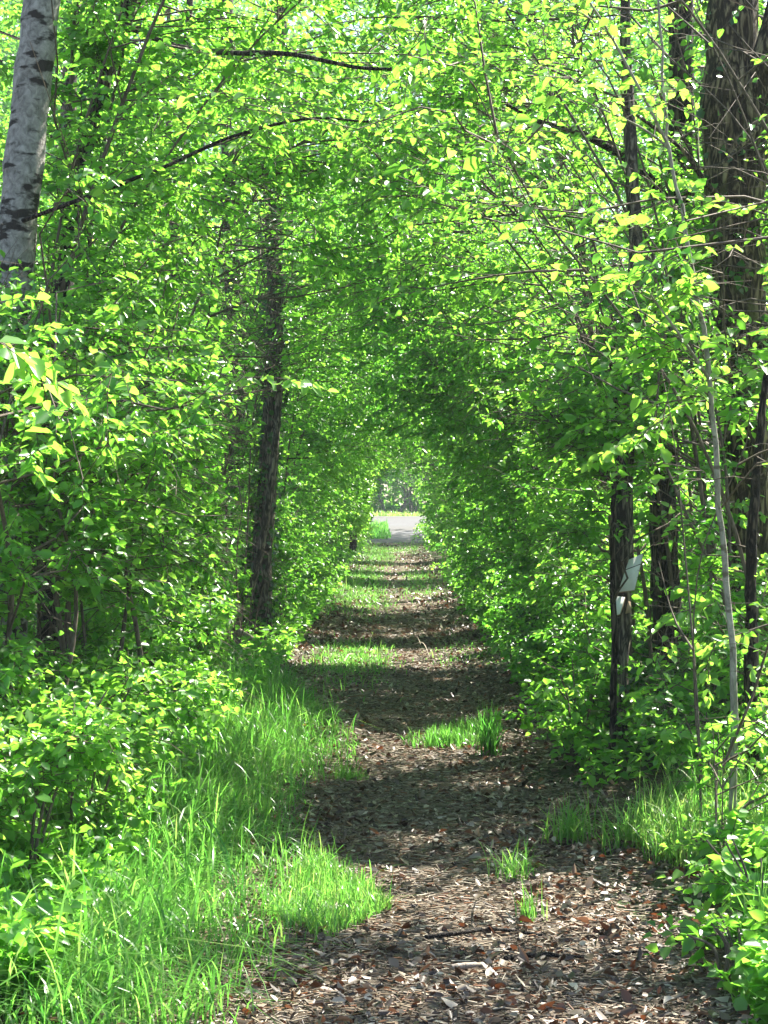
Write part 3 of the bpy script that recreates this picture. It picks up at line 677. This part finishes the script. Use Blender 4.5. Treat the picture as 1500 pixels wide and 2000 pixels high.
# straw and wood chips
n = 60000
x, y = litter_pts(n, 4.6, 34, lambda y: path_mid(y) - path_half(y) - .15, lambda y: path_mid(y) + path_half(y) + .2, 1.8)
z = ground_z(x, y) + R.uniform(.008, .02, n); a = R.normal(0, .9, n); ln = R.uniform(.006, .022, n) * (1 + 1.3 * (R.random(n) < .06)) * (1 + y / 40)
d = np.stack([np.cos(a), np.sin(a), R.normal(0, .12, n)], 1); c = np.stack([x, y, z], 1)
V, F = tubes(np.stack([c - d * ln[:, None], c + d * ln[:, None]], 1), np.repeat(R.uniform(.0012, .0032, n)[:, None], 2, 1) * (1 + y / 40)[:, None], 3)
tag(obj_from('twig_litter', V, F, M['dead'], tint=np.repeat(np.clip(R.beta(1.7, 1.6, n), 0, 1), 3)), 'fine straw and chips of twig trodden into the path', kind='stuff')

# ground ivy and small green plants on the woodland floor
lv = Leaves()
n = 42000
y = 5.2 + 34 * R.random(n) ** 1.6; sd = np.where(R.random(n) < .5, -1, 1); x = sd * (np.where(sd < 0, 1.0, 1.0) + (.26 * y) * R.random(n) ** 1.5)
ok = ~((x > 0) & (y < 9.5) & (x < .125 * y + .35)); ok &= noise2(x, y, 1.6, 4) > -.35
x, y = x[ok], y[ok]; n = len(x)
d = R.normal(0, 1, (n, 3)); d[:, 2] *= .4; L = R.uniform(.03, .065, n) * (1 + y / 60)
lv.add(np.stack([x, y, ground_z(x, y) + R.uniform(.02, .22, n)], 1), d, UP + R.normal(0, .4, (n, 3)), L, L * R.uniform(.6, .9, n), np.clip(R.normal(.5, .18, n), 0, 1))
tag(lv.build('ground_cover_leaves', M['leaf']), 'low green ground cover plants under the hedges', kind='stuff')

# ------------------------------------------------------------------ single things
def stick(pts, r0, r1, label, mat, forks=(), name='fallen_stick', cat='stick'):
    Q = spline(pts, 16); w = Wood()
    w.tube(Q[None], (np.linspace(r0, r1, 16) * (1 + R.normal(0, .08, 16)))[None], 7)
    for f in forks:
        w.tube(spline(f, 8)[None], np.linspace(r1 * 1.1, r1 * .4, 8)[None], 5)
    # closed ends
    o = w.build(name, M[mat]); tag(o, label, cat); return o
def gz(px, py, up=.02):
    x, y = gp(px, py); return np.array([x, y, float(ground_z(x, y)) + up])
stick([gz(830, 1832, .02), gz(905, 1828, .03), gz(960, 1818, .025), gz(1065, 1824, .015)], .009, .006, 'long dark crooked stick lying across the path', 'bark_dark', [[gz(925, 1826, .03), gz(922, 1808, .06), gz(930, 1796, .09)]])
stick([gz(985, 1868, .02), gz(1060, 1862, .025), gz(1130, 1866, .02), gz(1275, 1856, .015)], .010, .006, 'dark stick half buried in litter closest to the broad leaved plants', 'bark_dark')
stick([gz(882, 1886, .02), gz(915, 1884, .025), gz(945, 1880, .02)], .013, .008, 'short bleached stick shining in the sun among red leaves', 'dead_wood')
stick([gz(800, 1262, .03), gz(825, 1275, .12), gz(840, 1290, .05)], .007, .004, 'forked bleached twig arching up from the shaded part of the path', 'dead_wood', [[gz(822, 1275, .10), gz(815, 1268, .15), gz(806, 1264, .18)]])
stick([gz(792, 1302, .02), gz(815, 1308, .03), gz(832, 1310, .02)], .012, .008, 'thin brown stick lying just below the forked bleached twig', 'bark_twig')
stick([gz(672, 1292, .02), gz(680, 1285, .05), gz(690, 1279, .03)], .012, .007, 'pale stick lying in the short grass beside the path', 'dead_wood')
# dead branch jutting out of the hedge
stick([W(435, 1222, 17.5), W(455, 1226, 17.4), W(480, 1240, 17.3), W(508, 1260, 17.2)], .016, .03, 'bleached dead branch jutting out of the hedge below the ivy clad trunk', 'dead_wood', name='dead_branch', cat='branch')
stick([W(110, 1225, 9.8), W(113, 1240, 9.8), W(128, 1250, 9.75), W(135, 1262, 9.7)], .012, .009, 'crooked grey dead branch stub showing against the dark trunk', 'dead_wood', name='dead_branch', cat='branch')

# broken board on the slim trunk
def slab(name, quad, th, mat, parent):
    q = np.array(quad); nr = unit(np.cross(q[1] - q[0], q[3] - q[0])); b = q + nr * th
    c = np.concatenate([q, b])
    F = [[0, 1, 2, 3], [7, 6, 5, 4], [0, 4, 5, 1], [1, 5, 6, 2], [2, 6, 7, 3], [3, 7, 4, 0]]
    o = obj_from(name, c, F, M[mat], parent, mats=[M[mat], M['board_edge']], mat_index=[0, 0, 1, 1, 1, 1])
    return o
YB = 10.46
c = W(1220, 1150, YB)
root = thing('broken_board', 'pale weathered broken board fixed aslant to the slim brown trunk', 'board', (c[0], YB + .08, c[2]))
slab('plank', [W(1208, 1158, YB), W(1240, 1154, YB - .02), W(1257, 1082, YB + .02), W(1229, 1095, YB + .04)], .018, 'board', root)
slab('splintered_plank', [W(1195, 1207, YB - .02), W(1212, 1201, YB - .03), W(1222, 1168, YB), W(1206, 1166, YB + .01)], .018, 'board', root)
slab('bracket', [W(1221, 1199, YB + .03), W(1233, 1196, YB + .03), W(1231, 1176, YB + .04), W(1227, 1174, YB + .04)], .012, 'board_edge', root)

# dandelion
x, y = gp(595, 1440); z0 = float(ground_z(x, y)); root = thing('dandelion', 'single yellow dandelion flower standing in the bank grass', 'flower', (x, y, z0))
w = Wood(); top = W(595, 1418, y); w.tube(spline([[x, y, z0], [x + .004, y, (z0 + top[2]) / 2], top], 8)[None], np.full((1, 8), .002), 5); w.build('stem', M['grass'], root)
lv = Leaves(); n = 70; a = R.uniform(0, 6.28, n); d = np.stack([np.cos(a), np.sin(a), R.uniform(.05, 1.2, n)], 1)
lv.add(np.repeat(top[None], n, 0), d, UP + R.normal(0, .2, (n, 3)), R.uniform(.012, .022, n), .005, R.random(n)); lv.build('flower_head', M['petal'], root)

# near leafy twigs reaching in from beside the camera
def spray(pts, label, nt, L, tint0, nl=6):
    Q = spline(pts, 14); root = thing('leafy_twig', label, 'twig', Q[0]); w, lv = Wood(), Leaves()
    w.tube(Q[None], np.linspace(.005, .0015, 14)[None], 5)
    u = np.linspace(2, 13, nt); j = np.minimum(u.astype(int), 12); q = Q[j] + (Q[j + 1] - Q[j]) * (u - j)[:, None]; bd = unit(Q[j + 1] - Q[j])
    sd = unit(np.cross(bd, UP)) * np.where(np.arange(nt) % 2, 1., -1.)[:, None]
    twigs_and_leaves(lv, w, q, bd + sd * .7, R.uniform(.06, .16, nt), nl, L, .62, tint0, void=False, prune=False)
    w.build('twig', M['bark_twig'], root); lv.build('leaves', M['leaf'], root)
spray([W(-90, 640, 4.6), W(-20, 660, 4.6), W(40, 690, 4.65), W(90, 735, 4.7)], 'big leaved pale twig reaching in before the pale grey trunk', 8, .062, .85, 5)
spray([W(380, 720, 8.4), W(450, 735, 8.3), W(530, 738, 8.2), W(600, 745, 8.1)], 'bright hanging leaf spray crossing in front of the ivy clad trunk', 10, .06, .8, 4)
spray([W(60, 1160, 8.), W(140, 1135, 7.9), W(220, 1128, 7.8), W(320, 1135, 7.7)], 'bright level leaf spray crossing the lower hedge above the long grass', 10, .05, .75, 5)
spray([W(1400, 1180, 8.5), W(1350, 1190, 8.4), W(1310, 1210, 8.3), W(1285, 1290, 8.2)], 'translucent hanging leaf spray lit against the dark ridged trunk', 9, .058, .9, 4)
spray([W(1500, 1220, 8.), W(1440, 1240, 8.), W(1395, 1260, 8.), W(1380, 1340, 8.)], 'round leaved hanging spray between ridged trunk and pale stem', 8, .056, .9, 4)
spray([W(1400, 780, 8.6), W(1340, 790, 8.6), W(1280, 830, 8.5), W(1190, 880, 8.4)], 'broad bright leaf spray hanging in front of the slim board trunk', 16, .056, .85, 5)
spray([W(1500, 640, 8.), W(1440, 660, 8.), W(1410, 690, 8.), W(1400, 720, 8.)], 'pale leaf spray lit in front of the oak trunk', 7, .056, .95, 4)
spray([W(1500, 420, 8.), W(1440, 400, 8.), W(1390, 390, 8.), W(1360, 370, 8.)], 'leaf spray crossing the oak where its limb forks', 9, .056, .8, 5)

# ------------------------------------------------------------------ air
m, nt, out = new_mat('pale_air')
pv = nt.nodes.new('ShaderNodeVolumePrincipled'); pv.inputs['Density'].default_value = .0006; pv.inputs['Color'].default_value = (.86, .92, 1., 1); pv.inputs['Anisotropy'].default_value = 0.
nt.links.new(pv.outputs[0], out.inputs['Volume'])
hv = np.array([[x, y, z] for x in (-60., 60.) for y in (-8., 190.) for z in (-1.6, 52.)])
hz = obj_from('haze', hv, [[0, 1, 3, 2], [4, 6, 7, 5], [0, 4, 5, 1], [2, 3, 7, 6], [0, 2, 6, 4], [1, 5, 7, 3]], m); tag(hz, 'thin pale air lightening the far end of the path', kind='stuff')

# ------------------------------------------------------------------ light, world, camera
world = bpy.data.worlds.new('World'); scene.world = world; world.use_nodes = True
nt = world.node_tree; bg = nt.nodes['Background']
sky = nt.nodes.new('ShaderNodeTexSky'); sky.sky_type = 'NISHITA'; sky.sun_disc = False
sky.sun_elevation = SUN_EL; sky.sun_rotation = SUN_AZ; sky.air_density = 1.0; sky.dust_density = 1.2
nt.links.new(sky.outputs[0], bg.inputs[0]); bg.inputs[1].default_value = .07
sl = bpy.data.lights.new('sun', 'SUN'); sl.energy = 5.; sl.angle = math.radians(.53); sl.color = (1., .95, .86)
so = bpy.data.objects.new('sun', sl); COL.objects.link(so); so.location = (20, 10, 30)
from mathutils import Vector
so.rotation_euler = Vector(-SUN).to_track_quat('-Z', 'Y').to_euler()

cam = bpy.data.cameras.new('camera'); cam.sensor_fit = 'HORIZONTAL'; cam.sensor_width = 36; cam.lens = FPX / 1500 * 36
cam.shift_x = -20 / 1500; cam.shift_y = -10 / 1500; cam.clip_start = .1; cam.clip_end = 2000
co = bpy.data.objects.new('camera', cam); COL.objects.link(co); co.location = (0, 0, EYE); co.rotation_euler = (math.pi / 2, 0, 0)
scene.camera = co
scene.view_settings.view_transform = 'Standard'; scene.view_settings.look = 'None'; scene.view_settings.gamma = 1
scene.view_settings.exposure = 2.5
cy = scene.cycles
cy.max_bounces = 8; cy.diffuse_bounces = 6; cy.glossy_bounces = 3; cy.transmission_bounces = 4; cy.transparent_max_bounces = 8
cy.use_denoising = True; cy.caustics_reflective = False; cy.caustics_refractive = False
cy.sample_clamp_indirect = 6
print('FACES', sum(len(o.data.polygons) for o in scene.objects if o.type == 'MESH'))
